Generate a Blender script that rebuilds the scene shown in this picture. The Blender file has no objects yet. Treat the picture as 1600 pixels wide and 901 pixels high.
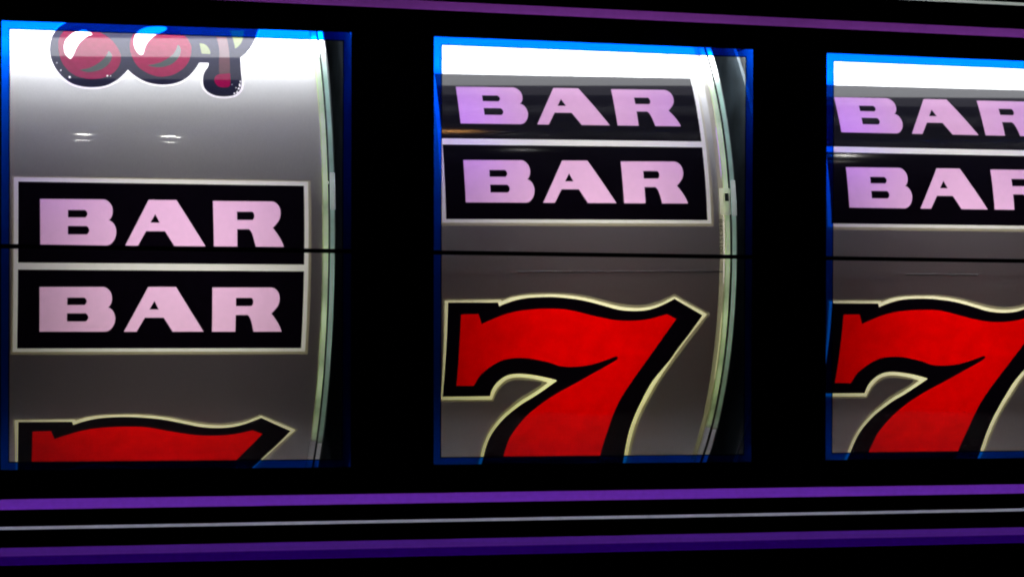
import bpy, math, random
import numpy as np
from mathutils import Matrix, Vector
from mathutils.geometry import delaunay_2d_cdt

S = 0.0002            # one drawing unit = 0.2 mm; x right, y into the machine, z up
scene = bpy.context.scene
col = scene.collection

# ------------------------------------------------------------------ camera
cam_data = bpy.data.cameras.new('camera')
cam = bpy.data.objects.new('camera', cam_data); col.objects.link(cam)
right = Vector((0.963842, -0.266430, 0.004812))
fwd = Vector((0.266336, 0.963768, 0.014686))
up = Vector((-0.008551, -0.012873, 0.999881))
Mx = Matrix((right, up, -fwd)).transposed().to_4x4()
Mx.translation = Vector((-215.712, -3676.581, -446.495)) * S
cam.matrix_world = Mx
cam_data.sensor_width = 36.0
cam_data.lens = 3666.945 / 1600 * 36
cam_data.clip_start = 0.02
cam_data.clip_end = 50
scene.camera = cam

# ------------------------------------------------------------------ world, exposure
world = bpy.data.worlds.new('World'); scene.world = world
world.use_nodes = True
world.node_tree.nodes['Background'].inputs[0].default_value = (0.02, 0.02, 0.03, 1)
world.node_tree.nodes['Background'].inputs[1].default_value = 0.05
scene.view_settings.view_transform = 'Standard'
scene.view_settings.look = 'None'
scene.view_settings.exposure = 0
scene.view_settings.gamma = 1
scene.render.engine = 'CYCLES'
scene.cycles.max_bounces = 10
scene.cycles.transparent_max_bounces = 16
scene.cycles.filter_width = 2.1

# ------------------------------------------------------------------ dimensions (from the photograph)
PITCH = 681.939
R = 500.0; D = 29.7; ZC = -312.34
YAW = -0.03211
TILT = (0.0035, 0.0114, 0.0033)
XOFF = (0.0, 2.33, -2.32)
PHASE = (-83.08, -300.88, -302.81)
XL, XW, ROWH, GAP = 30.9, 447.6, 126.6, 10.7
STRIP = (3.0, 507.0)

# ------------------------------------------------------------------ lamps
def area_lamp(name, loc, size, color, radiance, rot=None, disk=False):
    """area lamp given its size in drawing units and the radiance it should have"""
    L = bpy.data.lights.new(name, 'AREA')
    L.shape = 'DISK' if disk else 'RECTANGLE'
    L.size = size[0] * S; L.size_y = size[1] * S
    a = size[0] * size[1] * S * S * (math.pi / 4 if disk else 1)
    L.energy = radiance * math.pi * a
    L.color = color
    o = bpy.data.objects.new(name, L); col.objects.link(o)
    o.location = Vector(loc) * S
    if rot: o.rotation_euler = rot
    return o
FACE = (math.radians(-90), 0, 0)      # shines towards -y (the player)
for k in range(3):                     # backlights inside each drum
    x0 = PITCH * k
    area_lamp('drum_backlight', (x0 + 265, 280, ZC + 240), (210, 120), (1.0, 0.80, 0.97), 2.3, (math.radians(-110), 0, 0))
    area_lamp('drum_backlight', (x0 + 285, 250, ZC + 10), (280, 150), (1.0, 0.92, 0.96), 4.9, FACE)
    area_lamp('drum_backlight', (x0 + 275, 275, ZC - 175), (340, 130), (1.0, 0.99, 0.50) if k == 1 else (1.0, 0.95, 0.78), 1.9, (math.radians(-68), 0, 0))
    area_lamp('drum_accent_light', (x0 + 60, 175, ZC + 155), (80, 110), (0.38, 0.16, 1.0), 4.6, (math.radians(-100), 0, 0))
    area_lamp('drum_accent_light', (x0 + 435, 185, ZC + 165), (70, 90), (0.42, 0.18, 1.0), 3.2, (math.radians(-100), 0, 0))
# ceiling lamps behind the photographer, plus added doubles, seen as glints on drums
for (x, y, z, w, h, c, rad) in [
    (386, -6669, 5817, 66, 70, (1.0, 0.98, 0.92), 170), (379, -6914, 5523, 80, 45, (1.0, 0.98, 0.95), 70),  # dimmer second one added for the glint doubled by the glass
    (842, -6675, 5792, 66, 70, (1.0, 0.98, 0.92), 170), (836, -6921, 5496, 80, 45, (1.0, 0.98, 0.95), 70),  # again with an added lamp for the doubled glint
    (892, -6722, 5734, 20, 50, (1.0, 0.98, 0.92), 90),
    (807, -4763, 7470, 170, 60, (1.0, 0.80, 0.72), 50),
    (2703, -6720, 5458, 70, 45, (1.0, 0.98, 0.95), 90),
    (2356, -5917, 6385, 250, 110, (1.0, 0.45, 0.12), 60),
    (4505, -6365, 5333, 80, 110, (1.0, 0.98, 0.92), 170), (4449, -6625, 5029, 90, 60, (1.0, 0.95, 0.85), 40)]:
    o = area_lamp('room_spotlight', (x, y, z), (w, h), c, rad, disk=True)
    o.data.shape = 'ELLIPSE'
    o.rotation_euler = (Vector((x * 0.1 + 300, 60, -180)) - Vector((x, y, z))).to_track_quat('-Z', 'Y').to_euler()

# ------------------------------------------------------------------ traced artwork, unrolled drum coordinates
ART = {
  'B': [[64.06,27.07],[159.29,26.6],[160.87,26.5],[162.47,26.61],[164.05,26.92],[165.57,27.43],[167.03,28.17],[168.4,29.1],[169.68,30.18],[170.85,31.37],[171.98,32.7],[173.0,34.13],[173.89,35.65],[174.6,37.25],[175.13,38.94],[175.46,40.69],[175.66,42.47],[175.77,44.25],[175.78,45.88],[175.68,47.51],[175.47,49.13],[175.15,50.73],[174.73,52.15],[174.2,53.54],[173.57,54.87],[172.84,56.15],[172.19,57.08],[171.46,57.95],[170.64,58.73],[169.76,59.42],[171.02,59.73],[172.26,60.2],[173.43,60.82],[174.51,61.58],[175.7,62.63],[176.78,63.81],[177.75,65.1],[178.59,66.47],[179.4,68.16],[180.06,69.93],[180.6,71.74],[181.05,73.58],[181.29,74.94],[181.43,76.31],[181.45,77.7],[181.37,79.07],[181.14,81.04],[180.82,83.0],[180.37,84.93],[179.76,86.8],[179.06,88.43],[178.22,89.99],[177.27,91.48],[176.23,92.9],[175.33,94.01],[174.35,95.06],[173.28,96.0],[172.13,96.8],[170.78,97.5],[169.36,98.05],[167.89,98.45],[166.4,98.69],[64.79,98.73]],
  'Bh1': [[106.67,43.75],[130.88,43.66],[131.83,43.55],[132.81,43.68],[133.74,44.05],[134.53,44.62],[135.44,45.64],[136.19,46.82],[136.7,48.11],[136.9,49.45],[136.74,50.83],[136.27,52.15],[135.57,53.37],[134.69,54.43],[133.92,55.01],[133.0,55.39],[132.01,55.53],[131.06,55.41],[106.83,55.49]],
  'Bh2': [[106.62,68.82],[133.37,68.76],[134.38,68.64],[135.43,68.8],[136.42,69.21],[137.25,69.84],[138.21,71.01],[139.0,72.35],[139.53,73.8],[139.75,75.3],[139.59,76.78],[139.1,78.2],[138.36,79.52],[137.45,80.68],[136.65,81.35],[135.68,81.81],[134.65,82.04],[133.61,82.0],[106.85,82.04]],
  'A': [[231.96,26.25],[275.27,26.04],[320.84,98.64],[272.0,98.66],[257.32,75.64],[227.72,75.69],[215.12,98.68],[195.41,98.69]],
  'Ah': [[242.08,48.55],[249.05,62.26],[234.47,62.29]],
  'R': [[332.81,26.63],[424.78,26.19],[426.45,26.22],[428.12,26.46],[429.75,26.92],[431.3,27.57],[432.8,28.46],[434.2,29.54],[435.47,30.77],[436.6,32.12],[437.56,33.55],[438.35,35.08],[438.99,36.69],[439.48,38.34],[439.91,40.36],[440.18,42.42],[440.3,44.49],[440.26,46.55],[440.07,48.52],[439.72,50.48],[439.22,52.4],[438.56,54.25],[437.73,56.02],[436.73,57.71],[435.62,59.32],[434.45,60.89],[432.87,62.87],[431.21,64.8],[429.48,66.65],[427.68,68.44],[429.93,71.18],[432.1,73.99],[434.2,76.86],[436.23,79.79],[437.81,82.23],[439.32,84.73],[440.74,87.29],[442.07,89.89],[443.04,92.01],[443.92,94.17],[444.7,96.37],[445.38,98.6],[400.42,98.62],[400.05,96.86],[399.66,95.11],[399.26,93.36],[398.84,91.62],[398.25,89.22],[397.66,86.82],[397.02,84.44],[396.31,82.09],[395.68,80.23],[394.99,78.39],[394.23,76.59],[393.35,74.84],[392.78,73.9],[392.13,73.01],[391.38,72.2],[390.54,71.52],[389.92,71.17],[389.23,70.96],[388.52,70.89],[387.83,70.97],[370.94,71.0],[371.3,98.63],[334.35,98.64]],
  'Rh': [[370.55,43.19],[393.43,43.11],[394.3,43.02],[395.2,43.19],[396.03,43.59],[396.69,44.19],[397.44,45.36],[397.98,46.66],[398.32,48.04],[398.46,49.44],[398.4,50.88],[398.14,52.31],[397.68,53.68],[397.01,54.93],[396.4,55.59],[395.61,56.08],[394.72,56.35],[393.82,56.37],[370.92,56.44]],
  's_black': [[35.12,136.18],[119.58,136.58],[121.48,143.2],[124.87,141.45],[128.35,139.86],[131.9,138.43],[137.76,136.31],[143.68,134.35],[149.69,132.62],[155.01,131.35],[160.39,130.31],[165.82,129.48],[171.81,128.84],[177.83,128.42],[183.87,128.13],[192.92,127.81],[201.99,127.63],[211.08,127.71],[219.04,128.12],[227.02,128.79],[234.99,129.6],[242.95,130.48],[250.92,131.51],[258.87,132.76],[266.29,134.22],[273.69,135.91],[281.08,137.72],[288.54,139.66],[295.98,141.71],[303.43,143.79],[309.65,145.59],[315.86,147.41],[322.14,148.96],[328.32,150.11],[334.53,150.98],[340.76,151.61],[346.94,152.02],[353.13,152.18],[359.3,152.08],[365.49,151.75],[371.65,151.15],[377.73,150.18],[383.3,148.82],[388.76,147.09],[394.15,145.17],[399.07,143.23],[403.9,141.11],[408.68,138.87],[413.27,136.59],[417.8,134.19],[422.27,131.68],[473.39,160.28],[466.33,171.3],[459.23,182.31],[452.09,193.32],[446.64,201.44],[441.1,209.53],[435.73,217.76],[431.5,224.99],[427.42,232.36],[423.15,239.62],[414.62,252.42],[405.97,265.23],[397.94,278.64],[394.27,286.6],[391.19,295.01],[388.33,303.64],[385.69,312.1],[383.28,320.78],[381.02,329.63],[379.26,337.0],[377.65,344.51],[376.24,352.21],[374.98,360.65],[373.95,369.32],[373.24,378.25],[372.9,388.0],[372.91,398.07],[373.2,408.44],[373.84,419.42],[374.79,430.77],[375.84,442.46],[377.05,456.55],[378.45,471.23],[380.31,486.68],[383.63,508.94],[387.81,533.24],[393.06,560.26],[131.86,546.57],[129.17,523.5],[127.24,502.41],[125.97,482.89],[125.5,467.52],[125.5,452.94],[125.65,438.95],[125.68,430.69],[125.76,422.6],[126.12,414.77],[126.82,406.9],[127.8,399.28],[129.18,392.0],[130.98,385.25],[133.15,378.85],[135.64,372.76],[139.23,365.1],[143.13,357.81],[147.36,350.91],[151.33,345.44],[155.6,340.33],[160.02,335.43],[165.3,329.82],[170.72,324.43],[176.34,319.33],[181.85,314.99],[187.54,310.94],[193.16,306.78],[199.92,301.37],[206.6,295.88],[213.25,290.34],[219.15,285.35],[225.01,280.31],[230.81,275.22],[224.8,273.32],[218.77,271.55],[212.74,269.91],[206.48,268.35],[200.21,266.92],[193.94,265.64],[187.74,264.53],[181.54,263.58],[175.34,262.79],[170.43,262.26],[165.52,261.88],[160.64,261.8],[156.37,262.01],[152.15,262.52],[148.04,263.42],[144.38,264.65],[140.88,266.26],[137.6,268.27],[134.01,271.08],[130.68,274.27],[127.66,277.8],[125.26,281.21],[123.2,284.93],[121.55,288.93],[120.14,293.75],[119.18,298.82],[118.66,304.05],[37.38,303.95]],
  's_cream': [[29.67,132.96],[123.92,132.5],[124.93,135.36],[130.48,132.51],[136.29,130.15],[142.31,128.31],[149.98,126.71],[157.78,125.64],[165.65,124.85],[174.65,124.23],[183.7,123.91],[192.76,123.72],[201.83,123.61],[210.92,123.64],[220.02,123.82],[223.12,124.03],[226.22,124.38],[229.32,124.75],[237.26,125.54],[245.21,126.34],[253.15,127.35],[261.16,128.67],[269.16,130.21],[277.14,131.94],[284.59,133.84],[292.01,135.94],[299.45,137.98],[306.89,139.93],[314.34,141.81],[321.84,143.52],[328.02,144.72],[334.23,145.74],[340.46,146.52],[346.64,147.05],[352.83,147.34],[359.01,147.34],[365.2,147.08],[371.36,146.53],[377.46,145.62],[383.66,144.29],[389.76,142.62],[395.75,140.63],[400.69,138.56],[405.48,136.2],[410.26,133.8],[414.1,131.92],[417.91,130.01],[421.71,128.06],[480.78,158.48],[473.37,167.91],[466.12,177.47],[459.04,187.17],[453.42,195.21],[447.96,203.39],[442.61,211.68],[438.25,218.63],[434.0,225.67],[429.88,232.83],[421.63,247.77],[413.62,263.02],[406.04,278.75],[402.38,287.56],[399.06,296.66],[395.82,305.9],[393.03,313.7],[390.32,321.62],[387.84,329.76],[385.95,337.09],[384.3,344.62],[382.89,352.35],[381.63,360.79],[380.63,369.47],[379.91,378.4],[379.48,388.17],[379.36,398.24],[379.53,408.61],[380.04,419.59],[380.86,430.94],[381.82,442.64],[382.9,456.72],[384.2,471.4],[386.16,486.9],[390.53,512.74],[396.23,541.41],[403.63,574.15],[127.31,558.63],[123.34,530.54],[120.68,505.45],[119.17,482.63],[119.11,467.22],[119.85,452.75],[120.61,438.8],[120.77,430.12],[120.86,421.58],[121.27,413.34],[122.13,405.23],[123.3,397.42],[124.81,389.91],[126.68,382.65],[128.88,375.7],[131.44,369.11],[135.02,361.48],[138.95,354.25],[143.21,347.42],[147.21,342.0],[151.51,336.95],[155.9,332.04],[161.16,326.12],[166.51,320.35],[172.11,314.95],[177.6,310.59],[183.31,306.59],[188.95,302.48],[193.48,298.82],[197.92,295.04],[202.31,291.21],[206.79,287.22],[211.23,283.17],[215.61,279.08],[208.66,276.49],[201.67,274.23],[194.65,272.28],[188.44,270.91],[182.21,269.86],[175.99,269.0],[171.06,268.43],[166.15,268.05],[161.27,268.0],[157.3,268.28],[153.4,268.89],[149.6,269.84],[146.55,270.93],[143.63,272.35],[140.93,274.15],[137.95,276.77],[135.23,279.73],[132.75,282.95],[130.44,286.46],[128.4,290.2],[126.67,294.17],[124.93,299.32],[123.52,304.69],[122.47,310.24],[35.43,309.59]],
  's_halo': [[26.72,129.94],[127.95,129.68],[132.61,128.03],[137.37,126.63],[142.2,125.47],[149.91,123.92],[157.69,122.61],[165.53,121.65],[174.53,121.06],[183.58,120.81],[192.65,120.69],[201.72,120.63],[210.81,120.68],[219.9,120.79],[222.99,120.85],[226.09,120.97],[229.18,121.18],[237.12,121.93],[245.06,122.77],[253.0,123.78],[261.0,124.95],[268.98,126.28],[276.95,127.81],[284.39,129.52],[291.8,131.43],[299.23,133.3],[306.65,135.1],[314.09,136.86],[321.57,138.45],[327.74,139.57],[333.95,140.51],[340.17,141.26],[346.35,141.82],[352.54,142.19],[358.72,142.26],[364.91,142.0],[371.07,141.45],[377.16,140.53],[383.36,139.19],[389.46,137.51],[395.47,135.54],[400.4,133.58],[405.22,131.35],[410.02,129.09],[413.86,127.33],[417.68,125.54],[421.5,123.72],[486.33,157.22],[479.16,167.82],[472.0,178.44],[464.85,189.09],[459.26,197.37],[453.64,205.66],[448.12,214.03],[443.67,221.01],[439.3,228.07],[435.04,235.23],[426.88,249.41],[418.94,263.86],[411.51,278.83],[407.78,287.95],[404.5,297.44],[401.28,307.06],[398.52,314.9],[395.8,322.83],[393.32,330.98],[391.45,338.32],[389.81,345.87],[388.41,353.62],[387.17,362.09],[386.18,370.79],[385.48,379.75],[385.09,389.56],[385.01,399.67],[385.15,410.07],[385.47,420.63],[386.02,431.53],[386.84,442.8],[388.11,456.87],[389.76,471.6],[392.02,487.12],[397.34,516.61],[404.24,549.89],[413.36,589.0],[124.06,571.44],[118.66,537.85],[115.24,508.57],[113.52,482.42],[113.92,466.94],[115.48,452.61],[116.87,438.68],[117.13,429.79],[117.14,420.98],[117.44,412.45],[118.19,403.61],[119.23,395.05],[120.69,386.86],[122.51,379.54],[124.73,372.57],[127.33,365.96],[130.92,358.32],[134.87,351.07],[139.11,344.18],[143.1,338.52],[147.35,333.19],[151.71,328.01],[156.91,321.81],[162.22,315.77],[167.85,310.17],[173.86,305.36],[180.15,300.99],[186.41,296.57],[192.19,292.46],[197.94,288.3],[203.26,283.6],[204.25,281.99],[204.67,279.97],[204.45,277.89],[195.12,276.38],[185.8,275.03],[176.5,273.84],[171.58,273.3],[166.66,272.92],[161.77,272.83],[158.41,273.01],[155.1,273.48],[151.89,274.3],[149.03,275.44],[146.32,276.9],[143.77,278.64],[141.04,280.86],[138.5,283.34],[136.18,286.07],[133.97,289.24],[132.01,292.65],[130.37,296.3],[128.34,302.16],[126.66,308.25],[125.35,314.55],[35.85,313.62]],
  's_red': [[57.71,156.46],[86.85,155.74],[93.12,172.96],[98.04,170.61],[103.01,168.35],[108.03,166.16],[115.01,163.16],[122.03,160.25],[129.19,157.62],[136.2,155.43],[143.33,153.53],[150.56,151.98],[158.88,150.63],[167.28,149.64],[175.73,148.88],[184.76,148.28],[193.82,147.92],[202.9,147.77],[212.05,147.71],[221.23,147.85],[230.41,148.46],[238.43,149.59],[246.42,151.17],[254.4,152.94],[262.47,154.89],[270.51,157.02],[278.58,159.08],[286.02,160.86],[293.47,162.57],[300.96,164.15],[308.39,165.61],[315.85,166.93],[323.34,167.97],[330.76,168.67],[338.19,169.08],[345.61,169.22],[353.03,169.1],[360.42,168.72],[367.78,168.08],[373.95,167.31],[380.07,166.28],[386.15,165.07],[390.44,163.99],[394.68,162.73],[398.92,161.48],[402.88,160.39],[406.85,159.31],[410.82,158.24],[427.27,166.45],[421.7,175.06],[416.17,183.71],[410.7,192.42],[405.27,201.18],[399.88,210.0],[394.54,218.89],[389.26,227.84],[384.02,236.88],[378.83,246.0],[374.69,253.35],[370.59,260.75],[366.57,268.26],[361.76,277.56],[357.05,287.0],[352.59,296.7],[349.4,304.29],[346.45,312.09],[343.8,320.14],[341.63,328.03],[339.77,336.17],[338.2,344.55],[336.82,354.41],[335.76,364.56],[334.8,374.93],[333.92,384.64],[333.14,394.56],[332.6,404.78],[332.15,417.31],[331.98,430.3],[332.56,443.96],[334.34,458.83],[336.94,474.53],[339.6,491.0],[342.16,508.71],[344.88,527.58],[347.86,547.89],[170.35,539.05],[168.13,519.56],[166.22,501.41],[164.57,484.34],[163.07,468.88],[161.73,454.12],[160.87,440.04],[160.78,431.67],[161.04,423.59],[161.55,415.76],[162.21,407.84],[163.1,400.16],[164.48,392.88],[166.69,385.26],[169.37,378.07],[172.36,371.22],[176.42,362.78],[180.79,354.72],[185.57,347.15],[191.06,339.78],[196.93,332.88],[203.05,326.33],[209.48,320.01],[216.16,314.03],[223.02,308.35],[229.66,303.31],[236.48,298.56],[243.37,293.93],[250.77,289.15],[258.24,284.51],[265.67,279.8],[274.27,274.15],[282.84,268.45],[291.44,262.82],[299.5,257.72],[307.61,252.69],[315.68,247.61],[319.8,245.02],[323.88,242.38],[327.79,239.5],[329.46,238.16],[330.94,236.6],[331.73,234.67],[331.34,233.35],[330.18,232.23],[328.82,231.72],[326.33,232.03],[323.97,232.97],[321.64,233.97],[314.52,236.72],[307.44,239.54],[300.26,242.12],[293.16,244.32],[285.98,246.26],[278.66,247.75],[270.21,248.89],[261.66,249.57],[253.05,249.8],[245.64,249.61],[238.19,248.96],[230.77,247.76],[225.58,246.15],[220.49,244.01],[215.36,242.1],[207.88,239.98],[200.37,238.09],[192.86,236.4],[186.69,235.14],[180.51,234.08],[174.34,233.29],[168.23,232.79],[162.14,232.57],[156.08,232.7],[149.4,233.15],[142.78,233.95],[136.34,235.37],[130.88,237.36],[125.69,239.96],[120.68,242.92],[115.96,246.13],[111.46,249.69],[107.14,253.48],[103.6,256.78],[100.24,260.31],[97.27,264.21],[94.46,269.27],[92.09,274.68],[89.77,280.16],[89.34,281.18],[88.96,282.23],[88.63,283.31],[59.28,282.87]],
  'c_black': [[110.42,-302.85],[104.84,-299.1],[99.71,-293.5],[95.04,-287.1],[91.61,-281.35],[88.74,-274.98],[86.44,-268.3],[84.37,-260.2],[82.92,-252.01],[82.09,-243.87],[81.93,-236.33],[82.38,-228.96],[83.34,-221.83],[84.73,-215.1],[86.61,-208.68],[88.93,-202.62],[91.95,-196.32],[95.39,-190.44],[99.22,-185.06],[103.65,-179.91],[108.43,-175.3],[113.58,-171.41],[118.63,-168.7],[123.97,-166.74],[129.43,-165.35],[135.58,-164.33],[141.82,-163.88],[148.09,-163.95],[154.4,-164.47],[160.7,-165.5],[166.91,-167.29],[172.55,-169.83],[178.01,-173.11],[183.3,-176.86],[187.67,-180.52],[191.82,-184.64],[195.83,-189.03],[198.83,-192.61],[201.67,-196.43],[204.34,-200.48],[208.41,-195.26],[212.81,-190.54],[217.51,-186.33],[222.57,-182.61],[227.87,-179.42],[233.38,-176.75],[238.17,-175.04],[243.11,-173.86],[248.12,-173.04],[253.05,-172.52],[258.03,-172.38],[263.02,-172.66],[269.01,-173.42],[274.99,-174.61],[280.86,-176.54],[286.7,-179.38],[292.35,-182.94],[297.72,-187.2],[302.41,-191.98],[306.75,-197.41],[310.85,-203.2],[313.92,-208.04],[316.73,-213.21],[319.25,-218.65],[334.52,-218.81],[334.22,-215.84],[333.58,-212.91],[332.64,-210.12],[330.97,-207.02],[329.03,-204.14],[327.32,-201.1],[325.95,-197.69],[324.83,-194.17],[324.0,-190.59],[323.38,-186.59],[323.06,-182.6],[323.11,-178.67],[323.52,-174.61],[324.28,-170.7],[325.54,-167.08],[327.3,-163.99],[329.5,-161.31],[331.99,-159.06],[335.34,-156.79],[338.92,-154.98],[342.66,-153.69],[347.13,-152.81],[351.69,-152.45],[356.29,-152.45],[360.44,-152.76],[364.6,-153.43],[368.73,-154.42],[371.17,-155.25],[373.54,-156.38],[375.78,-157.88],[377.94,-159.83],[379.91,-162.09],[381.64,-164.61],[382.88,-166.97],[383.84,-169.52],[384.55,-172.16],[385.39,-176.62],[385.98,-181.16],[386.32,-185.73],[386.42,-192.62],[386.28,-199.57],[386.25,-206.62],[386.47,-214.98],[386.81,-223.49],[387.28,-232.15],[390.41,-235.17],[393.43,-238.43],[396.33,-241.94],[399.62,-246.34],[402.77,-250.99],[405.76,-255.91],[408.17,-260.47],[410.4,-265.27],[412.5,-270.24],[413.73,-273.65],[414.81,-277.17],[415.89,-280.74],[417.0,-284.3],[418.1,-287.9],[419.2,-291.54],[420.68,-295.9],[422.16,-300.33],[423.2,-304.93],[424.44,-315.26],[425.27,-325.91],[425.67,-336.84],[316.09,-345.64],[294.87,-343.57],[273.7,-341.1],[252.59,-338.24],[231.51,-335.29],[210.51,-331.96],[189.59,-327.49],[162.94,-320.53],[136.5,-312.62]],
  'c_red1': [[109.92,-286.75],[107.48,-284.12],[105.29,-280.98],[103.29,-277.53],[101.42,-273.99],[100.04,-271.13],[98.82,-268.13],[97.8,-265.02],[97.04,-261.82],[96.41,-257.45],[96.05,-253.07],[95.92,-248.71],[95.92,-244.42],[96.05,-239.68],[96.33,-235.01],[96.8,-230.43],[97.48,-225.97],[98.37,-221.31],[99.43,-216.75],[100.74,-212.38],[102.41,-208.32],[104.9,-203.6],[107.68,-199.18],[110.73,-195.12],[114.03,-191.46],[117.04,-188.77],[120.27,-186.48],[123.67,-184.6],[127.19,-183.11],[131.73,-181.69],[136.38,-180.68],[141.09,-180.07],[145.83,-179.85],[150.56,-180.02],[155.3,-180.58],[160.02,-181.55],[164.68,-182.96],[168.63,-184.56],[172.5,-186.57],[176.23,-189.01],[179.75,-191.91],[182.62,-194.9],[185.24,-198.32],[187.6,-202.08],[189.68,-206.08],[191.25,-209.86],[192.52,-213.87],[193.46,-218.03],[194.07,-222.28],[194.25,-225.97],[194.07,-229.68],[193.59,-233.36],[192.89,-236.95],[191.85,-240.89],[190.57,-244.72],[189.06,-248.4],[187.38,-251.92],[184.8,-256.81],[182.06,-261.58],[179.11,-266.08],[175.88,-270.19],[172.19,-273.91],[168.27,-277.16],[164.18,-280.07],[160.04,-282.8],[155.49,-285.67],[150.88,-288.34],[146.17,-290.66],[141.34,-292.46],[137.01,-293.55],[132.6,-294.17],[128.16,-294.26],[123.71,-293.76],[120.15,-292.82],[116.62,-291.34],[113.19,-289.32]],
  'c_dark1': [[127.57,-197.89],[131.66,-198.48],[135.75,-199.43],[139.8,-200.75],[143.78,-202.42],[147.36,-204.33],[150.84,-206.61],[154.23,-209.19],[157.51,-212.01],[160.53,-214.87],[163.44,-217.96],[166.19,-221.32],[168.74,-224.98],[170.57,-228.17],[172.19,-231.61],[173.56,-235.25],[174.66,-239.05],[176.76,-237.51],[178.52,-235.14],[179.77,-232.24],[180.38,-229.07],[180.24,-225.24],[179.4,-221.45],[178.07,-217.82],[176.47,-214.46],[174.39,-211.02],[172.0,-207.92],[169.39,-205.15],[166.64,-202.67],[163.72,-200.5],[160.66,-198.67],[157.51,-197.14],[154.33,-195.86],[150.99,-194.72],[147.6,-193.79],[144.21,-193.24],[140.83,-193.19],[137.37,-193.69],[133.97,-194.65],[130.68,-196.06]],
  'c_shine1': [[114.46,-219.38],[112.27,-220.91],[110.28,-222.94],[108.56,-225.37],[107.18,-228.15],[105.99,-231.74],[105.18,-235.62],[104.73,-239.68],[104.64,-243.83],[104.89,-248.0],[105.5,-252.2],[106.46,-256.34],[107.78,-260.31],[109.51,-264.03],[111.58,-267.45],[113.88,-270.64],[116.28,-273.63],[118.55,-276.22],[120.94,-278.58],[123.44,-280.64],[126.04,-282.28],[129.43,-284.04],[132.89,-285.53],[136.36,-286.34],[139.75,-286.04],[142.92,-284.56],[145.87,-282.15],[148.44,-278.96],[150.5,-275.15],[147.91,-274.17],[145.36,-272.84],[142.88,-271.19],[140.51,-269.25],[137.83,-266.65],[135.28,-263.79],[132.87,-260.68],[130.64,-257.35],[128.57,-253.65],[126.73,-249.75],[125.04,-245.75],[123.42,-241.74],[122.05,-238.0],[120.83,-234.19],[119.62,-230.41],[118.28,-226.75],[117.44,-224.79],[116.52,-222.91],[115.53,-221.1]],
  'c_red2': [[221.9,-285.63],[219.27,-282.41],[216.81,-278.85],[214.66,-274.98],[212.94,-270.79],[211.43,-265.43],[210.37,-259.92],[209.74,-254.4],[209.49,-248.97],[209.62,-243.1],[210.16,-237.39],[211.07,-231.86],[212.34,-226.59],[214.0,-221.25],[215.98,-216.17],[218.32,-211.44],[221.03,-207.17],[224.23,-203.37],[227.78,-200.1],[231.56,-197.22],[235.44,-194.6],[238.61,-192.74],[241.91,-191.2],[245.31,-189.96],[248.78,-189.04],[252.12,-188.45],[255.51,-188.17],[258.93,-188.22],[262.35,-188.62],[266.57,-189.48],[270.78,-190.66],[274.93,-192.24],[278.95,-194.31],[283.14,-197.06],[287.18,-200.27],[291.04,-203.9],[294.65,-207.94],[297.35,-211.59],[299.76,-215.61],[301.9,-219.94],[303.77,-224.46],[305.28,-228.94],[306.48,-233.61],[307.4,-238.42],[308.02,-243.3],[308.33,-247.71],[308.37,-252.16],[308.05,-256.56],[307.29,-260.78],[305.75,-266.22],[303.84,-271.45],[301.54,-276.34],[298.85,-280.76],[295.04,-285.61],[290.87,-289.88],[286.45,-293.65],[281.87,-297.01],[276.71,-300.38],[271.4,-303.34],[265.94,-305.63],[260.31,-306.99],[255.44,-307.2],[250.48,-306.52],[245.54,-305.0],[240.7,-302.69],[235.72,-299.34],[230.93,-295.21],[226.33,-290.56]],
  'c_dark2': [[235.87,-211.22],[240.81,-212.04],[245.74,-213.27],[250.64,-214.9],[255.47,-216.91],[259.15,-218.88],[262.72,-221.27],[266.21,-223.97],[269.62,-226.88],[272.38,-229.37],[275.08,-232.06],[277.59,-235.04],[279.82,-238.42],[282.11,-242.89],[284.11,-247.68],[285.78,-252.72],[287.11,-257.96],[288.88,-255.79],[290.26,-253.0],[291.17,-249.82],[291.54,-246.48],[291.28,-242.51],[290.44,-238.58],[289.19,-234.79],[287.67,-231.24],[285.47,-226.99],[283.01,-223.0],[280.28,-219.39],[277.29,-216.25],[274.01,-213.64],[270.52,-211.56],[266.91,-209.92],[263.26,-208.62],[259.51,-207.65],[255.73,-207.07],[251.95,-206.88],[248.2,-207.04],[245.0,-207.54],[241.85,-208.41],[238.8,-209.64]],
  'c_shine2': [[226.46,-232.27],[224.24,-233.98],[222.23,-236.17],[220.51,-238.78],[219.12,-241.72],[217.85,-245.67],[216.95,-249.92],[216.41,-254.38],[216.22,-258.96],[216.36,-263.26],[216.84,-267.64],[217.69,-271.98],[218.95,-276.15],[220.66,-280.11],[222.74,-283.79],[225.09,-287.14],[227.62,-290.13],[230.3,-292.68],[233.13,-294.77],[236.07,-296.46],[239.05,-297.78],[242.87,-298.99],[246.71,-299.76],[250.55,-300.21],[254.39,-300.49],[258.22,-300.7],[262.05,-300.75],[265.84,-300.47],[269.56,-299.69],[270.51,-299.13],[271.39,-298.09],[271.91,-296.79],[271.8,-295.44],[270.39,-292.9],[268.61,-290.89],[266.65,-289.19],[264.69,-287.61],[261.48,-285.26],[258.18,-283.23],[254.91,-281.15],[251.78,-278.64],[248.99,-275.85],[246.33,-272.79],[243.82,-269.49],[241.48,-265.98],[239.29,-262.18],[237.29,-258.21],[235.48,-254.11],[233.83,-249.95],[232.68,-246.12],[231.81,-242.18],[230.92,-238.3],[229.7,-234.63],[229.1,-233.62],[228.29,-232.85],[227.37,-232.37]],
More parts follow.
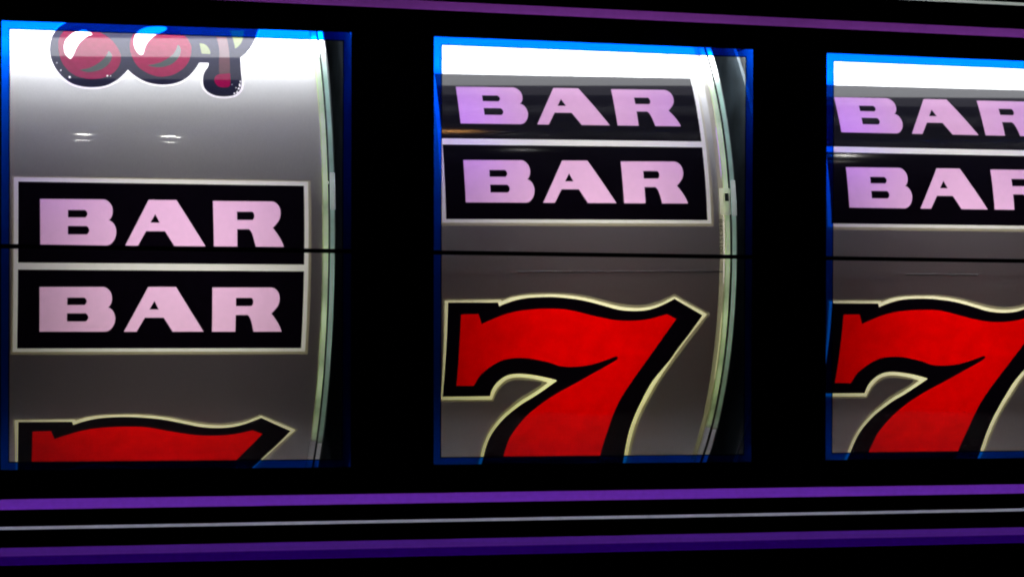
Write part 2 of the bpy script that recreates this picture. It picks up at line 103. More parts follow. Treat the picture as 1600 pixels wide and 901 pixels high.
  'c_leaf1': [[322.57,-261.82],[325.28,-262.13],[327.98,-261.72],[330.52,-260.62],[332.77,-258.86],[334.64,-256.36],[336.08,-253.28],[337.22,-249.87],[338.19,-246.4],[338.56,-244.49],[338.69,-242.46],[338.58,-240.4],[338.23,-238.4],[324.6,-239.2]],
  'c_leaf2': [[374.61,-295.96],[397.86,-297.06],[396.89,-289.85],[395.61,-282.8],[394.01,-275.95],[392.12,-269.37],[390.87,-266.21],[389.29,-263.31],[387.51,-260.61],[385.67,-258.05],[384.34,-256.39],[382.9,-254.89],[381.39,-253.59],[379.83,-252.5],[379.75,-256.57],[379.56,-260.65],[379.24,-264.73],[378.8,-268.8],[377.92,-275.51],[376.93,-282.27],[375.82,-289.09]],
  'c_stem': [[348.63,-294.73],[365.47,-295.52],[366.43,-289.2],[367.25,-282.9],[367.93,-276.62],[368.46,-270.39],[368.95,-262.89],[369.31,-255.48],[369.52,-248.15],[369.55,-240.91],[369.37,-230.1],[369.05,-219.52],[368.57,-209.14],[367.94,-198.96],[350.42,-196.29],[350.65,-202.94],[350.96,-209.68],[351.34,-216.51],[351.78,-223.44],[352.29,-228.99],[352.94,-234.61],[353.51,-240.3],[353.8,-246.04],[353.74,-251.9],[353.45,-257.8],[352.98,-263.74],[352.38,-269.7],[351.65,-275.92],[350.78,-282.17],[349.77,-288.44]],
  'c_tip': [[367.92,-198.61],[368.06,-193.08],[367.98,-187.56],[367.69,-182.08],[367.18,-176.66],[366.92,-175.29],[366.44,-173.94],[365.75,-172.77],[364.86,-171.9],[363.03,-170.95],[361.11,-170.37],[359.15,-170.09],[357.2,-170.01],[354.73,-170.05],[352.27,-170.29],[349.9,-170.85],[347.69,-171.89],[346.05,-173.25],[344.66,-175.01],[343.52,-177.06],[342.6,-179.27],[342.14,-181.05],[341.96,-182.97],[342.04,-184.95],[342.33,-186.9],[342.8,-188.58],[343.5,-190.19],[344.39,-191.69],[345.41,-193.01],[346.53,-194.08],[347.76,-194.94],[349.06,-195.57],[350.4,-195.94]],
}

# ------------------------------------------------------------------ tagging
def tag(o, label=None, cat=None, group=None, kind=None):
    if label: o['label'] = label
    if cat: o['category'] = cat
    if group: o['group'] = group
    if kind: o['kind'] = kind
    return o
def thing(name, loc, label, cat, group=None):
    o = bpy.data.objects.new(name, None); col.objects.link(o)
    o.location = Vector(loc) * S; o.empty_display_size = 0.01
    return tag(o, label, cat, group)
def link_mesh(name, me, mat, parent=None):
    o = bpy.data.objects.new(name, me); col.objects.link(o)
    if mat: me.materials.append(mat)
    if parent:
        o.parent = parent
    return o

# ------------------------------------------------------------------ materials
def new_mat(name):
    m = bpy.data.materials.new(name); m.use_nodes = True
    nt = m.node_tree; nt.nodes.clear()
    return m, nt, nt.nodes, nt.links
def out_node(N, L, sh):
    o = N.new('ShaderNodeOutputMaterial'); L.new(sh, o.inputs['Surface'])
def noise_color(N, L, c, amt, scale, detail=3):
    """colour c varied a little by object-space noise"""
    tc = N.new('ShaderNodeTexCoord'); n = N.new('ShaderNodeTexNoise')
    n.inputs['Scale'].default_value = scale; n.inputs['Detail'].default_value = detail
    L.new(tc.outputs['Object'], n.inputs['Vector'])
    mr = N.new('ShaderNodeMapRange'); mr.inputs[1].default_value = 0.3; mr.inputs[2].default_value = 0.7
    mr.inputs[3].default_value = 1 - amt; mr.inputs[4].default_value = 1 + amt
    L.new(n.outputs[0], mr.inputs[0])
    vm = N.new('ShaderNodeVectorMath'); vm.operation = 'SCALE'; vm.inputs[0].default_value = c
    L.new(mr.outputs[0], vm.inputs['Scale'])
    return vm.outputs[0]
def ink(name, refl, trans, rough=0.06, gloss=1.0, grain=0.05, gscale=4000, metal=0.0, ior=1.42):
    """printed film: reflects 'refl' from the front, lets 'trans' through from behind, glossy coat"""
    m, nt, N, L = new_mat(name)
    d = N.new('ShaderNodeBsdfDiffuse'); t = N.new('ShaderNodeBsdfTranslucent')
    L.new(noise_color(N, L, refl, grain, gscale), d.inputs[0])
    L.new(noise_color(N, L, trans, grain, gscale * 0.13), t.inputs[0])
    a = N.new('ShaderNodeAddShader'); L.new(d.outputs[0], a.inputs[0]); L.new(t.outputs[0], a.inputs[1])
    base = a.outputs[0]
    if metal:
        g0 = N.new('ShaderNodeBsdfGlossy'); g0.inputs['Roughness'].default_value = 0.38
        g0.inputs['Color'].default_value = (0.8, 0.8, 0.82, 1)
        mm = N.new('ShaderNodeMixShader'); mm.inputs[0].default_value = metal
        L.new(base, mm.inputs[1]); L.new(g0.outputs[0], mm.inputs[2]); base = mm.outputs[0]
    f = N.new('ShaderNodeFresnel'); f.inputs[0].default_value = ior
    fm = N.new('ShaderNodeMath'); fm.operation = 'MULTIPLY'; fm.inputs[1].default_value = gloss
    L.new(f.outputs[0], fm.inputs[0])
    g = N.new('ShaderNodeBsdfGlossy'); g.inputs['Roughness'].default_value = rough
    mx = N.new('ShaderNodeMixShader')
    L.new(fm.outputs[0], mx.inputs[0]); L.new(base, mx.inputs[1]); L.new(g.outputs[0], mx.inputs[2])
    out_node(N, L, mx.outputs[0])
    return m
def plain(name, c, rough=0.6, metal=0.0, grain=0.1, gscale=300):
    m, nt, N, L = new_mat(name)
    p = N.new('ShaderNodeBsdfPrincipled')
    L.new(noise_color(N, L, c, grain, gscale), p.inputs['Base Color'])
    p.inputs['Roughness'].default_value = rough; p.inputs['Metallic'].default_value = metal
    out_node(N, L, p.outputs[0])
    return m
def emit(name, c, s):
    m, nt, N, L = new_mat(name)
    e = N.new('ShaderNodeEmission'); e.inputs[0].default_value = (*c, 1); e.inputs[1].default_value = s
    out_node(N, L, e.outputs[0]); return m
def film(name, c, scat):
    """tinted see-through print"""
    m, nt, N, L = new_mat(name)
    t = N.new('ShaderNodeBsdfTransparent'); t.inputs[0].default_value = (*c, 1)
    s = N.new('ShaderNodeBsdfTranslucent'); s.inputs[0].default_value = (*scat, 1)
    a = N.new('ShaderNodeAddShader'); L.new(t.outputs[0], a.inputs[0]); L.new(s.outputs[0], a.inputs[1])
    out_node(N, L, a.outputs[0]); return m
def pane(name, ior=1.3):
    m, nt, N, L = new_mat(name)
    t = N.new('ShaderNodeBsdfTransparent'); g = N.new('ShaderNodeBsdfGlossy'); g.inputs['Roughness'].default_value = 0.02
    f = N.new('ShaderNodeFresnel'); f.inputs[0].default_value = ior
    mx = N.new('ShaderNodeMixShader'); L.new(f.outputs[0], mx.inputs[0]); L.new(t.outputs[0], mx.inputs[1]); L.new(g.outputs[0], mx.inputs[2])
    out_node(N, L, mx.outputs[0]); return m

M = dict(
    silver=ink('silver_film', (0.60, 0.60, 0.60), (0.031, 0.0285, 0.0285), rough=0.03, grain=0.10, metal=0.12),
    black=ink('black_ink', (0.006, 0.006, 0.009), (0.0012, 0.0006, 0.0018), rough=0.06, grain=0.3, gloss=0.55),
    letter=ink('pink_letter_ink', (0.10, 0.06, 0.11), (0.72, 0.46, 0.63), grain=0.03),
    border=ink('white_border_ink', (0.50, 0.52, 0.50), (0.56, 0.60, 0.50), grain=0.03),
    halo=ink('pale_halo_film', (0.45, 0.45, 0.42), (0.22, 0.21, 0.12), grain=0.05, metal=0.1),
    cream=ink('cream_outline_ink', (0.45, 0.45, 0.38), (0.98, 1.0, 0.60), grain=0.03),
    red=ink('red_seven_ink', (0.20, 0.002, 0.004), (0.67, 0.0, 0.0), grain=0.10, gscale=1400, gloss=0.5),
    cherry_red=ink('cherry_red_ink', (0.075, 0.003, 0.018), (0.24, 0.003, 0.055), grain=0.15, gloss=0.6),
    cherry_dark=ink('cherry_shadow_ink', (0.014, 0.022, 0.026), (0.01, 0.01, 0.012), grain=0.1),
    cherry_black=ink('cherry_outline_ink', (0.015, 0.015, 0.032), (0.002, 0.002, 0.005), grain=0.3, gloss=0.6),
    white=ink('white_shine_ink', (0.7, 0.7, 0.7), (0.5, 0.5, 0.5), grain=0.02),
    leaf=ink('leaf_green_ink', (0.07, 0.09, 0.03), (0.04, 0.05, 0.01), grain=0.08),
    stem=ink('brown_stem_ink', (0.045, 0.015, 0.025), (0.03, 0.006, 0.01), grain=0.15),
    hoop=ink('clear_plastic_hoop', (0.20, 0.23, 0.22), (0.86, 0.98, 0.78), rough=0.2, grain=0.25, gscale=900),
    hoop_outer=ink('outer_plastic_hoop', (0.10, 0.15, 0.15), (0.82, 1.0, 0.90), rough=0.15, grain=0.35, gscale=260),  # strong colour noise stands in for glassy reflections
    hoop_edge=ink('hoop_edge_line', (0.35, 0.37, 0.35), (0.72, 0.76, 0.50), rough=0.15, grain=0.3, gscale=500),
    groove=plain('dark_groove', (0.01, 0.025, 0.022)),
    clear_margin=ink('clear_strip_margin', (0.3, 0.3, 0.28), (0.26, 0.26, 0.16), grain=0.1),
    clip=ink('pale_clip_plastic', (0.7, 0.72, 0.68), (0.95, 0.98, 0.88), grain=0.1),
    clip_white=ink('bright_clip_edge', (0.85, 0.87, 0.85), (1.0, 1.0, 1.0), grain=0.05),
    tape=plain('glossy_joint_tape', (0.45, 0.45, 0.47), rough=0.35, metal=0.9),
    print=plain('black_print', (0.008, 0.01, 0.006)),
    disc=plain('dark_disc_plastic', (0.09, 0.12, 0.14), rough=0.45, grain=0.5, gscale=90),
    drumside=plain('drum_side_plastic', (0.02, 0.026, 0.03), rough=0.5, grain=0.3, gscale=120),
    wall_white=plain('white_reflector_paint', (0.55, 0.56, 0.58), rough=0.6, grain=0.03),
    cabinet=plain('cabinet_black_paint', (0.008, 0.009, 0.012), rough=0.7),
    lip=emit('dim_diffuser_edge', (0.9, 0.88, 1.0), 1.5),  # glow added for the dim band reflected in the drums
    mask=ink('black_glass_print', (0.0012, 0.0012, 0.0020), (0.0, 0.0, 0.0), rough=0.05, gloss=0.3, grain=0.1),
    film=film('blue_window_film', (0.0, 0.115, 1.0), (0.0, 0.0005, 0.032)),
    stripe_violet=ink('violet_stripe_ink', (0.008, 0.002, 0.02), (0.18, 0.034, 0.50), grain=0.07, gloss=0.3),
    stripe_plum=ink('plum_stripe_ink', (0.008, 0.002, 0.02), (0.044, 0.0085, 0.062), grain=0.07, gloss=0.3),
    stripe_deep=ink('deep_violet_stripe_ink', (0.006, 0.002, 0.016), (0.048, 0.010, 0.150), grain=0.06, gloss=0.3),
    stripe_navy=ink('dark_indigo_stripe_ink', (0.004, 0.001, 0.012), (0.011, 0.0, 0.070), grain=0.08, gloss=0.3),
    stripe_grey=ink('silver_line_ink', (0.02, 0.02, 0.02), (0.26, 0.265, 0.33), grain=0.05, gloss=0.3),
    stripe_grey_top=ink('silver_line_ink_top', (0.02, 0.02, 0.02), (0.12, 0.13, 0.115), grain=0.05, gloss=0.3),
    glass=pane('clear_front_glass', 1.18),
    tube=emit('lit_fluorescent_phosphor', (0.95, 0.97, 1.0), 13.0),
    lip_left=emit('lit_diffuser_edge', (0.92, 0.92, 1.0), 3.4),
    tube_left=emit('lit_left_lamp', (0.95, 0.97, 1.0), 18.0),
    mid_diffuser=emit('lit_middle_diffuser', (0.95, 0.97, 1.0), 3.6),
    tube_low=emit('lit_lower_tube_phosphor', (0.96, 0.95, 1.0), 15.0),
    cap=plain('aluminium_cap', (0.5, 0.5, 0.5), rough=0.3, metal=1.0),
    diffuser=ink('milky_diffuser', (0.4, 0.4, 0.4), (0.42, 0.415, 0.42), grain=0.03),
)

# ------------------------------------------------------------------ mesh helpers
def grid_mesh(name, verts, faces, smooth=False):
    me = bpy.data.meshes.new(name)
    me.from_pydata([tuple(c * S for c in v) for v in verts], [], faces)
    me.update()
    if smooth:
        for p in me.polygons: p.use_smooth = True
    return me
def box(name, x0, x1, y0, y1, z0, z1, mat, parent=None):
    v = [(x, y, z) for x in (x0, x1) for y in (y0, y1) for z in (z0, z1)]
    f = [(0, 1, 3, 2), (4, 6, 7, 5), (0, 4, 5, 1), (2, 3, 7, 6), (0, 2, 6, 4), (1, 5, 7, 3)]
    return link_mesh(name, grid_mesh(name, v, f), mat, parent)
def pip(poly, X, Y):
    poly = np.asarray(poly); n = len(poly); inside = np.zeros(len(X), bool)
    j = n - 1
    for i in range(n):
        xi, yi = poly[i]; xj, yj = poly[j]
        if yi != yj:
            c = ((yi > Y) != (yj > Y)) & (X < (xj - xi) * (Y - yi) / (yj - yi) + xi)
            inside ^= c
        j = i
    return inside
def cdt_regions(outer, regions, hlines, xr):
    """constrained triangulation; regions = [(tag, [poly, hole, ...])] later ones on top.
    returns verts and {tag: faces}"""
    V = []; E = []
    def loop(p):
        b = len(V); V.extend([Vector((float(a), float(c))) for a, c in p])
        E.extend([(b + i, b + (i + 1) % len(p)) for i in range(len(p))])
    loop(outer)
    for t, ps in regions:
        for p in ps: loop(p)
    for h in hlines:
        b = len(V); V.append(Vector((xr[0], h))); V.append(Vector((xr[1], h))); E.append((b, b + 1))
    vo, eo, fo, _, _, _ = delaunay_2d_cdt(V, E, [], 0, 1e-4, False)
    P2 = np.array([[v[0], v[1]] for v in vo])
    cen = np.array([P2[list(f)].mean(0) for f in fo])
    own = np.zeros(len(fo), int)
    own[pip(outer, cen[:, 0], cen[:, 1])] = 1
    tags = [None, 'base']
    for t, ps in regions:
        ins = np.zeros(len(fo), bool)
        for p in ps: ins ^= pip(p, cen[:, 0], cen[:, 1])
        if t not in tags: tags.append(t)
        own[ins & (own > 0)] = tags.index(t)
    res = {}
    for i, f in enumerate(fo):
        if own[i]: res.setdefault(tags[own[i]], []).append(tuple(f))
    return P2, res
def sub_mesh(P3, faces, name, normals=None):
    used = sorted({i for f in faces for i in f}); idx = {u: i for i, u in enumerate(used)}
    me = bpy.data.meshes.new(name)
    me.from_pydata([tuple(P3[u]) for u in used], [], [tuple(idx[i] for i in f) for f in faces])
    me.update()
    if normals is not None:
        for p in me.polygons: p.use_smooth = True
        me.normals_split_custom_set_from_vertices([tuple(normals[u]) for u in used])
    return me

# drum-local frame: origin on the axle, x along the axle (0 = middle), front towards -y
def drum_pt(x, s, dR=0.0):
    a = s / R; r = R + dR
    return ((x - 260) * S, -r * math.cos(a) * S, -r * math.sin(a) * S)
def drum_n(s):
    a = s / R; return (0.0, -math.cos(a), -math.sin(a))
def orient(P3, faces, NRM):
    """wind the faces so that they look outwards"""
    out = []
    for f in faces:
        a, b, c = (Vector(P3[i]) for i in f[:3])
        out.append(tuple(f) if (b - a).cross(c - a).dot(Vector(NRM[f[0]])) > 0 else tuple(reversed(f)))
    return out
def ring(name, x0, x1, r0, r1, mat, parent, seg=180):
    """hoop round the drum with a rectangular section"""
    v = []; f = []
    for i in range(seg):
        a = 2 * math.pi * i / seg
        for (x, r) in ((x0, r0), (x0, r1), (x1, r1), (x1, r0)):
            v.append((x - 260, -r * math.cos(a), -r * math.sin(a)))
    for i in range(seg):
        j = (i + 1) % seg
        for q in range(4):
            p = (q + 1) % 4
            f.append((4 * i + q, 4 * i + p, 4 * j + p, 4 * j + q))
    me = grid_mesh(name, v, f); me.validate()
    for p in me.polygons: p.use_smooth = True
    me.set_sharp_from_angle(angle=math.radians(40))
    return link_mesh(name, me, mat, parent)
def disc(name, x0, x1, r, hub, mat, parent, zoff=0.0, seg=160, yoff=0.0):
    v = []; f = []
    for x in (x0, x1):
        for rr in (hub, r):
            for i in range(seg):
                a = 2 * math.pi * i / seg
                v.append((x - 260, yoff - rr * math.cos(a), zoff - rr * math.sin(a)))
    for i in range(seg):
        j = (i + 1) % seg
        f.append((i, j, seg + j, seg + i)); f.append((2 * seg + i, 3 * seg + i, 3 * seg + j, 2 * seg + j))
        f.append((seg + i, seg + j, 3 * seg + j, 3 * seg + i)); f.append((i, 2 * seg + i, 2 * seg + j, j))
    return link_mesh(name, grid_mesh(name, v, f), mat, parent)

def rect(x0, x1, s0, s1): return [(x0, s0), (x1, s0), (x1, s1), (x0, s1)]
def off(poly, dx=0.0, ds=0.0): return [(p[0] + dx, p[1] + ds) for p in poly]
def grow(poly, d):
    """simple outward offset of a closed outline"""
    p = np.array(poly, float); n = len(p)
    area = 0.5 * np.sum(p[:, 0] * np.roll(p[:, 1], -1) - np.roll(p[:, 0], -1) * p[:, 1])
    sg = 1.0 if area > 0 else -1.0
    e = np.roll(p, -1, 0) - p; e /= np.maximum(np.linalg.norm(e, axis=1, keepdims=True), 1e-6)
    nn = np.stack([e[:, 1], -e[:, 0]], 1) * sg
    m = nn + np.roll(nn, 1, 0); l = np.linalg.norm(m, axis=1, keepdims=True); m /= np.maximum(l, 1e-6)
    k = 1 / np.maximum((m * nn).sum(1, keepdims=True), 0.55)
    return (p + m * k * d).tolist()

FONT_CACHE = {}
def text_mesh(txt):
    cu = bpy.data.curves.new('txt', 'FONT'); cu.body = txt; cu.size = 1.0
    o = bpy.data.objects.new('txt', cu); col.objects.link(o)
    dg = bpy.context.evaluated_depsgraph_get()
    me = o.evaluated_get(dg).to_mesh()
    v = [tuple(q.co) for q in me.vertices]; f = [tuple(p.vertices) for p in me.polygons]
    o.evaluated_get(dg).to_mesh_clear()
    bpy.data.objects.remove(o); bpy.data.curves.remove(cu)
    return v, f

# ------------------------------------------------------------------ the reels
REEL_LABELS = [
    'silver slot reel in the left window with cherries above a double BAR box',
    'silver slot reel in the middle window with a double BAR above the red 7',
    'silver slot reel in the right window, its right side cut off by the picture edge']
def make_reel(k):
    root = thing('slot_reel', (PITCH * k + 260 + XOFF[k], D + R, ZC), REEL_LABELS[k], 'slot reel', 'slot reels behind the glass')
    root.rotation_euler = (0, -TILT[k], YAW)      # turned a hair out of square like in the photograph
    ph = PHASE[k]
    s7 = ph + 2 * ROWH + GAP + (-2.5 if k == 0 else 0.0)
    regs = []
    # cherries
    c = lambda n: off(ART[n], 0, ph)
    regs.append(('white_outline', [grow(c('c_black'), 3.5)]))
    for t, n in (('cherry_outline', 'c_black'), ('cherry', 'c_red1'), ('cherry_shadow', 'c_dark1'), ('shine', 'c_shine1'),
                 ('cherry2', 'c_red2'), ('cherry_shadow2', 'c_dark2'), ('shine2', 'c_shine2'),
                 ('leaf', 'c_leaf1'), ('leaf2', 'c_leaf2'), ('stem', 'c_stem'), ('stem_tip', 'c_tip')):
        regs.append((t, [c(n)]))
    if k == 0:      # chips and specks in the cherry print
        rnd = random.Random(4)
        for (cx, cs, rr) in [(98.8, -196.1, 1.4), (112.2, -183, 2.2), (171.5, -187.4, 1.5), (176.6, -187.1, 1.1), (92.4, -210.6, 1.0),
                             (382.5, -175.5, 2.6), (380.5, -168.7, 2.8), (377.3, -161.2, 2.4), (373.1, -158.6, 1.8), (383.8, -182.2, 1.6),
                             (376.0, -170.0, 1.0), (370.0, -176.0, 0.8)]:
            regs.append(('white_outline', [[(cx + .75 * rr * rnd.uniform(.5, 1.3) * math.cos(a), cs + ph + 1.1 * rr * rnd.uniform(.5, 1.3) * math.sin(a))
                                    for a in [i * math.pi / 4 for i in range(8)]]]))
    # double BAR box
    T = ph; B2 = ph + 2 * ROWH + GAP
    regs.append(('bar_halo', [rect(XL - 9.5, XL + XW + 11, T - 9, B2 + 10.5)]))
    regs.append(('bar_border', [rect(XL - 6.8, XL + XW + 6.6, T - 6.8, B2 + 5.6)]))
    regs.append(('plate', [rect(XL, XL + XW, T, T + ROWH)]))
    regs.append(('plate2', [rect(XL, XL + XW, T + ROWH + GAP, B2)]))
    for q, s0 in enumerate((T, T + ROWH + GAP)):
        regs.append(('B%d' % q, [off(ART['B'], 0, s0), off(ART['Bh1'], 0, s0), off(ART['Bh2'], 0, s0)]))
        regs.append(('A%d' % q, [off(ART['A'], 0, s0), off(ART['Ah'], 0, s0)]))
        regs.append(('R%d' % q, [off(ART['R'], 0, s0), off(ART['Rh'], 0, s0)]))
    # seven
    if k: regs.append(('clear_margin', [rect(499.5, 507, -420, 420)]))
    regs.append(('seven_halo', [off(ART['s_halo'], 0, s7)]))
    regs.append(('seven_outline', [off(ART['s_cream'], 0, s7)]))
    regs.append(('seven_body', [off(ART['s_black'], 0, s7)]))
    regs.append(('seven_face', [off(ART['s_red'], 0, s7)]))
    full = math.pi * R
    s_lo, s_hi = -full, full
    step = full / 150
    hl = [s_lo + step * i for i in range(1, 300)]
    P2, res = cdt_regions(rect(STRIP[0], STRIP[1], s_lo, s_hi), regs, hl, STRIP)
    P3 = [drum_pt(x, s) for x, s in P2]; NRM = [drum_n(s) for x, s in P2]
    def part(name, tagname, mat, parent):
        fs = orient(P3, res.get(tagname, []), NRM)
        if not fs: return None
        return link_mesh(name, sub_mesh(P3, fs, name, NRM), mat, parent)
    strip = part('reel_strip', 'base', M['silver'], root)
    part('clear_margin', 'clear_margin', M['clear_margin'], root)
    if True:
        ch = part('cherry_symbol', 'cherry_outline', M['cherry_black'], root)
        part('white_outline', 'white_outline', M['white'], ch)
        for t in ('cherry', 'cherry2'): part('cherry', t, M['cherry_red'], ch)
        for t in ('cherry_shadow', 'cherry_shadow2'): part('cherry_shadow', t, M['cherry_dark'], ch)
        for t in ('shine', 'shine2'): part('highlight', t, M['white'], ch)
        for t in ('leaf', 'leaf2'): part('leaf', t, M['leaf'], ch)
        part('stem', 'stem', M['stem'], ch); part('stem_tip', 'stem_tip', M['cherry_red'], ch)
    frame = part('bar_frame', 'bar_border', M['border'], root)
    part('bar_halo', 'bar_halo', M['halo'], frame)
    for q, t in enumerate(('plate', 'plate2')):
        pl = part('bar_plate', t, M['black'], root)
        pl['label'] = ('upper' if q == 0 else 'lower') + ' black plate with BAR in pink letters'
        for ltr in 'BAR':
            o = part('letter', '%s%d' % (ltr, q), M['letter'], pl); o['label'] = 'pink letter ' + ltr
    sv = part('seven_symbol', 'seven_body', M['black'], root)
    part('seven_face', 'seven_face', M['red'], sv)
    part('seven_outline', 'seven_outline', M['cream'], sv)
    part('seven_halo', 'seven_halo', M['halo'], sv)
    # plastic hoops at both ends of the drum
    ring('hoop_edge', 507.2, 508.6, 497, 503.0, M['hoop_edge'], root)
    ring('hoop', 508.8, 516.6, 497, 503.5, M['hoop'], root)
    ring('hoop_groove', 516.8, 518.4, 498, 500, M['groove'], root)
    ring('outer_hoop', 518.6, 526, 497, 509, M['hoop_outer'], root)
    ring('hoop_edge', 1.4, 2.8, 497, 503.0, M['hoop_edge'], root)
    ring('hoop', -6.8, 1.2, 497, 503.5, M['hoop'], root)
    ring('outer_hoop', -16, -8.6, 497, 509, M['hoop_outer'], root)
    disc('drum_side', 526.5, 529, 506, 20, M['drumside'], root)  # sides added to keep the backlight inside the drum
    disc('drum_side', -19, -16.5, 506, 20, M['drumside'], root)
    disc('mounting_disc', 578, 583, 497, 16, M['disc'], root, zoff=-10)
    disc('axle', -30, 600, 16, 3, M['cap'], root, seg=32)
    # joint of the strip: a fold of clear tape
    if k:
        sj = ph + (350.0)
        x0, x1 = (150, 505) if k == 1 else (166, 300)
        xs = [x0 + (x1 - x0) * i / 24 for i in range(25)]
        v = []; f = []
        for i, x in enumerate(xs):
            for (ss, h) in ((sj - 1.3, 0.25), (sj - 0.4, 1.3), (sj + 0.5, 1.3), (sj + 1.4, 0.25)):
                v.append(tuple(c / S for c in drum_pt(x, ss + 0.12 * math.sin(i * 1.3), h)))
        for i in range(24):
            for q in range(3):
                f.append((4 * i + q, 4 * i + q + 1, 4 * i + 5 + q, 4 * i + 4 + q))
        link_mesh('joint_tape', grid_mesh('joint_tape', v, f, True), M['tape'], root)
    # printed part number along the right edge
    tv, tf = text_mesh('84635100') if k else ([(0, 0, 0), (1, 0, 0), (1, 1, 0)], [])
    w = max(p[0] for p in tv)
    s_start = ph + 261.5; ln = 61.0
    # letters stand with their feet towards the symbols
    vv = [tuple(c / S for c in drum_pt(498.6 + p[1] * 8.8, s_start + p[0] / w * ln, 0.5)) for p in tv]
    if k: link_mesh('part_number', grid_mesh('part_number', vv, tf), M['print'], root)
    # clip on the hoop
    sc = -90.0 if k < 2 else -60.0
    def curved_box(name, x0, x1, s0, s1, h0, h1, mat, par):
        v = []; f = []; n = 8
        for i in range(n + 1):
            ss = s0 + (s1 - s0) * i / n
            for (x, h) in ((x0, h0), (x0, h1), (x1, h1), (x1, h0)):
                v.append(tuple(c / S for c in drum_pt(x, ss, h)))
        for i in range(n):
            for q in range(4):
                p = (q + 1) % 4; f.append((4 * i + q, 4 * i + p, 4 * i + 4 + p, 4 * i + 4 + q))
        f.append((0, 1, 2, 3)); f.append((4 * n + 3, 4 * n + 2, 4 * n + 1, 4 * n))
        return link_mesh(name, grid_mesh(name, v, f), mat, par)
    cl = curved_box('hoop_clip', 500 if k else 514, 518, sc, sc + (44 if k else 4), 3.6, 5.0, M['clip'], root)
    if k: curved_box('clip_slot', 509, 516, sc + 8, sc + 22, 5.1, 5.8, M['groove'], cl)
    curved_box('clip_tab', 519.5, 527, sc - 12, sc + 46, 9.1, 11.0, M['clip_white'], cl)  # white tab, its specular glint put into the colour

    return root
for k in range(3): make_reel(k)

# ------------------------------------------------------------------ front glass with its print
panel = thing('slot_machine', (0, 0, 0), 'black slot machine with a printed front glass, three blue edged windows and violet stripes', 'slot machine')
WIN = [
    ([(-2.0, .3), (518.5, 1.2), (520.0, -664.0), (2.0, -662.6)], [(-14.84, 13.3), (532.0, 15.6), (535, -677), (-11.0, -674.8)]),
    ([(681.5, .7), (1203.9, -.8), (1202.3, -663.0), (683.2, -662.5)], [(668, 14.2), (1217.2, 12.8), (1216.1, -676.2), (670.8, -674.5)]),
    ([(1363.9, -2.4), (1886, -4), (1885, -662), (1362.7, -662.1)], [(1350.6, 11.4), (1899, 10), (1899, -675), (1350.3, -674.5)])]
PX0, PX1, PZ0, PZ1 = -700, 2700, -1250, 420
def stripe_poly(z0, z1, z0b=None, z1b=None):
    return [(PX0 + 1, z0), (PX1 - 1, z0b or z0), (PX1 - 1, z1b or z1), (PX0 + 1, z1)]
stripes = [('stripe_a', 'stripe_violet', -720.1, -735.9, 'violet stripe just below the windows'),
           ('stripe_b', 'stripe_grey', -762.0, -766.6, 'thin silver line between the violet stripes'),
           ('stripe_c', 'stripe_deep', -794.3, -807.4, 'violet upper half of the lowest stripe'),
           ('stripe_d', 'stripe_navy', -807.4, -821.2, 'dark indigo lower half of the lowest stripe')]
regs = []
for i, (inn, outr) in enumerate(WIN):
    regs.append(('border%d' % i, [outr]))
    regs.append(('edge%d' % i, [grow(inn, 1.6)]))
    regs.append(('hole', [inn]))
for t, m, a, b, lab in stripes: regs.append((t, [stripe_poly(b, a)]))
regs.append(('stripe_t', [[(PX0 + 1, 64.5), (PX1 - 1, 46.0), (PX1 - 1, 60.5), (PX0 + 1, 79.0)]]))
regs.append(('stripe_u', [[(PX0 + 1, 116), (PX1 - 1, 103), (PX1 - 1, 108.0), (PX0 + 1, 121)]]))
P2, res = cdt_regions([(PX0, PZ0), (PX1, PZ0), (PX1, PZ1), (PX0, PZ1)], regs, [], None)
P3 = [(x * S, 0.0, z * S) for x, z in P2]
NR = [(0, -1, 0)] * len(P3)
def ppart(name, t, mat, label=None):
    o = link_mesh(name, sub_mesh(P3, orient(P3, res[t], NR), name), M[mat], panel)
    if label: o['label'] = label
    return o
ppart('black_mask', 'base', 'mask')
for i in range(3):
    b = ppart('window_border', 'border%d' % i, 'film', 'translucent blue border of the %s window' % ('left', 'middle', 'right')[i])
    e = ppart('window_edge', 'edge%d' % i, 'mask'); e.parent = b
for t, m, a, b, lab in stripes: ppart('stripe', t, m, lab)
ppart('stripe', 'stripe_t', 'stripe_plum', 'plum stripe above the windows')
ppart('stripe', 'stripe_u', 'stripe_grey_top', 'thin silver line at the top right')
# payline printed on the glass, standing a touch in front of the window print
v = [(PX0, -1.5, -328.2), (PX1, -1.5, -333.2), (PX1, -1.5, -340.2), (PX0, -1.5, -335.2),
     (PX0, -2.6, -328.2), (PX1, -2.6, -333.2), (PX1, -2.6, -340.2), (PX0, -2.6, -335.2)]
link_mesh('payline', grid_mesh('payline', v, [(0, 1, 2, 3), (7, 6, 5, 4), (0, 4, 5, 1), (1, 5, 6, 2), (2, 6, 7, 3), (3, 7, 4, 0)]), M['mask'], panel)
box('glass_pane', PX0, PX1, -24, -5, PZ0, PZ1, M['glass'], panel)

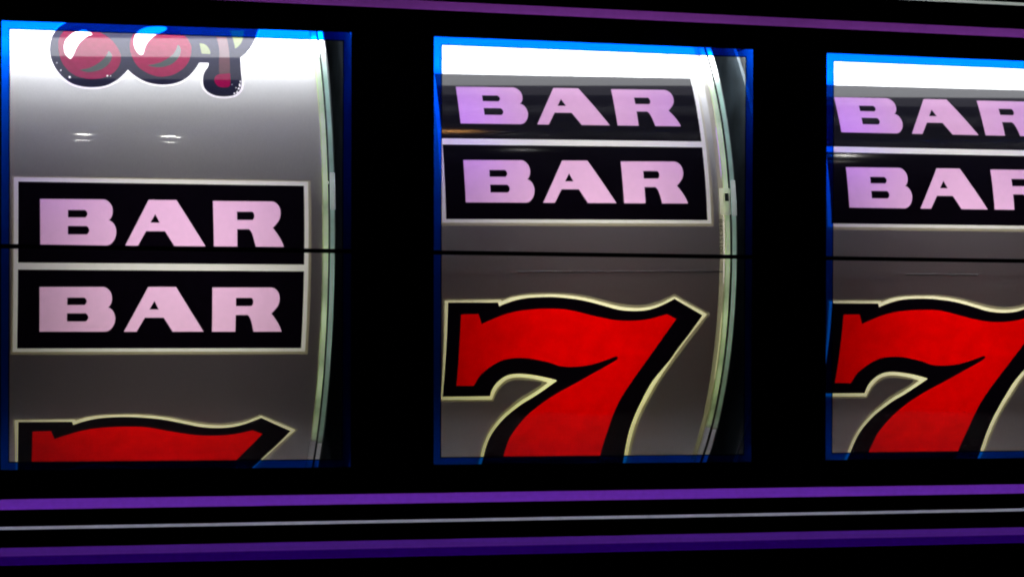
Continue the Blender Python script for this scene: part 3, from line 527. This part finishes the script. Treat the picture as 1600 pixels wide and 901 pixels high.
# ------------------------------------------------------------------ lamps, fittings and added light helpers behind the glass (fixed to the machine)
LAMP_Y = (72, 62, 62)
for k in range(3):
    x0, x1, y0 = PITCH * k - 66, PITCH * k + 592, LAMP_Y[k]
    if k == 0:      # left lamp's bright strip sits further back; two dimmer glow strips are added
        lp = box('light_panel', x0, x1, 104, 148, 74, 82, M['tube_left'], panel)
        box('diffuser_middle', x0, x1, 64, 103.5, 75, 81, M['mid_diffuser'], lp)
        box('diffuser_lip', x0, x1, 42, 63.5, 75, 81, M['lip_left'], lp)
        y0 = 73
    else:
        lp = box('light_panel', x0, x1, y0, y0 + 72, 74, 82, M['tube'], panel)
        box('diffuser_lip', x0, x1, y0 - 30, y0 - 0.5, 75, 81, M['lip'], lp)  # added glowing strip, gives the drums a dimmer reflected band
    box('end_cap', x0 - 8, x0 - 0.5, y0 - 31, y0 + 73, 72, 84, M['cap'], lp)
    box('end_cap', x1 + 0.5, x1 + 7, y0 - 31, y0 + 73, 72, 84, M['cap'], lp)
def cylx(nm, a, b, y, z, rr, m, par):
    seg = 32; v = []; f = []
    for x in (a, b):
        for i in range(seg):
            q = 2 * math.pi * i / seg; v.append((x, y + rr * math.cos(q), z + rr * math.sin(q)))
    for i in range(seg):
        j = (i + 1) % seg; f.append((i, seg + i, seg + j, j))
    f.append(tuple(range(seg))); f.append(tuple(reversed(range(seg, 2 * seg))))
    return link_mesh(nm, grid_mesh(nm, v, f), m, par)
lt = cylx('fluorescent_tube', -400, 2300, 130, -880, 10, M['tube_low'], panel)  # unseen tube added to light the lower stripes and the ledge
cylx('end_cap', -430, -400.5, 130, -880, 11, M['cap'], lt); cylx('end_cap', 2300.5, 2330, 130, -880, 11, M['cap'], lt)
box('lamp_reflector', -480, 2380, 40, 420, 138, 144, M['wall_white'], panel)
box('light_diffuser', -480, 2380, 84, 330, -712, -708, M['diffuser'], panel)  # ledge made translucent, added to brighten the drums' lower reflections
box('front_shelf', -480, 2380, 3, 83.5, -712, -708, M['cabinet'], panel)  # dark shelf added to keep a bright reflected band off the drums
for k in range(3):
    box('divider_wall', PITCH * k + 600, PITCH * k + 628, 6, 420, -707, 38, M['wall_white'], panel)
def cbox(nm, x0, x1, y0, y1, z0, z1):
    return box(nm, x0, x1, y0, y1, z0, z1, M['cabinet'], panel)
cbox('back_wall', PX0, PX1, 1150, 1170, PZ0, PZ1)
cbox('side_wall', PX0 - 20, PX0 - 0.5, 2, 1170, PZ0, PZ1)
cbox('side_wall', PX1 + 0.5, PX1 + 20, 2, 1170, PZ0, PZ1)
cbox('top_wall', PX0 - 20, PX1 + 20, 2, 1170, PZ1 + 0.5, PZ1 + 20)
cbox('bottom_wall', PX0 - 20, PX1 + 20, 2, 1170, PZ0 - 20, PZ0 - 0.5)
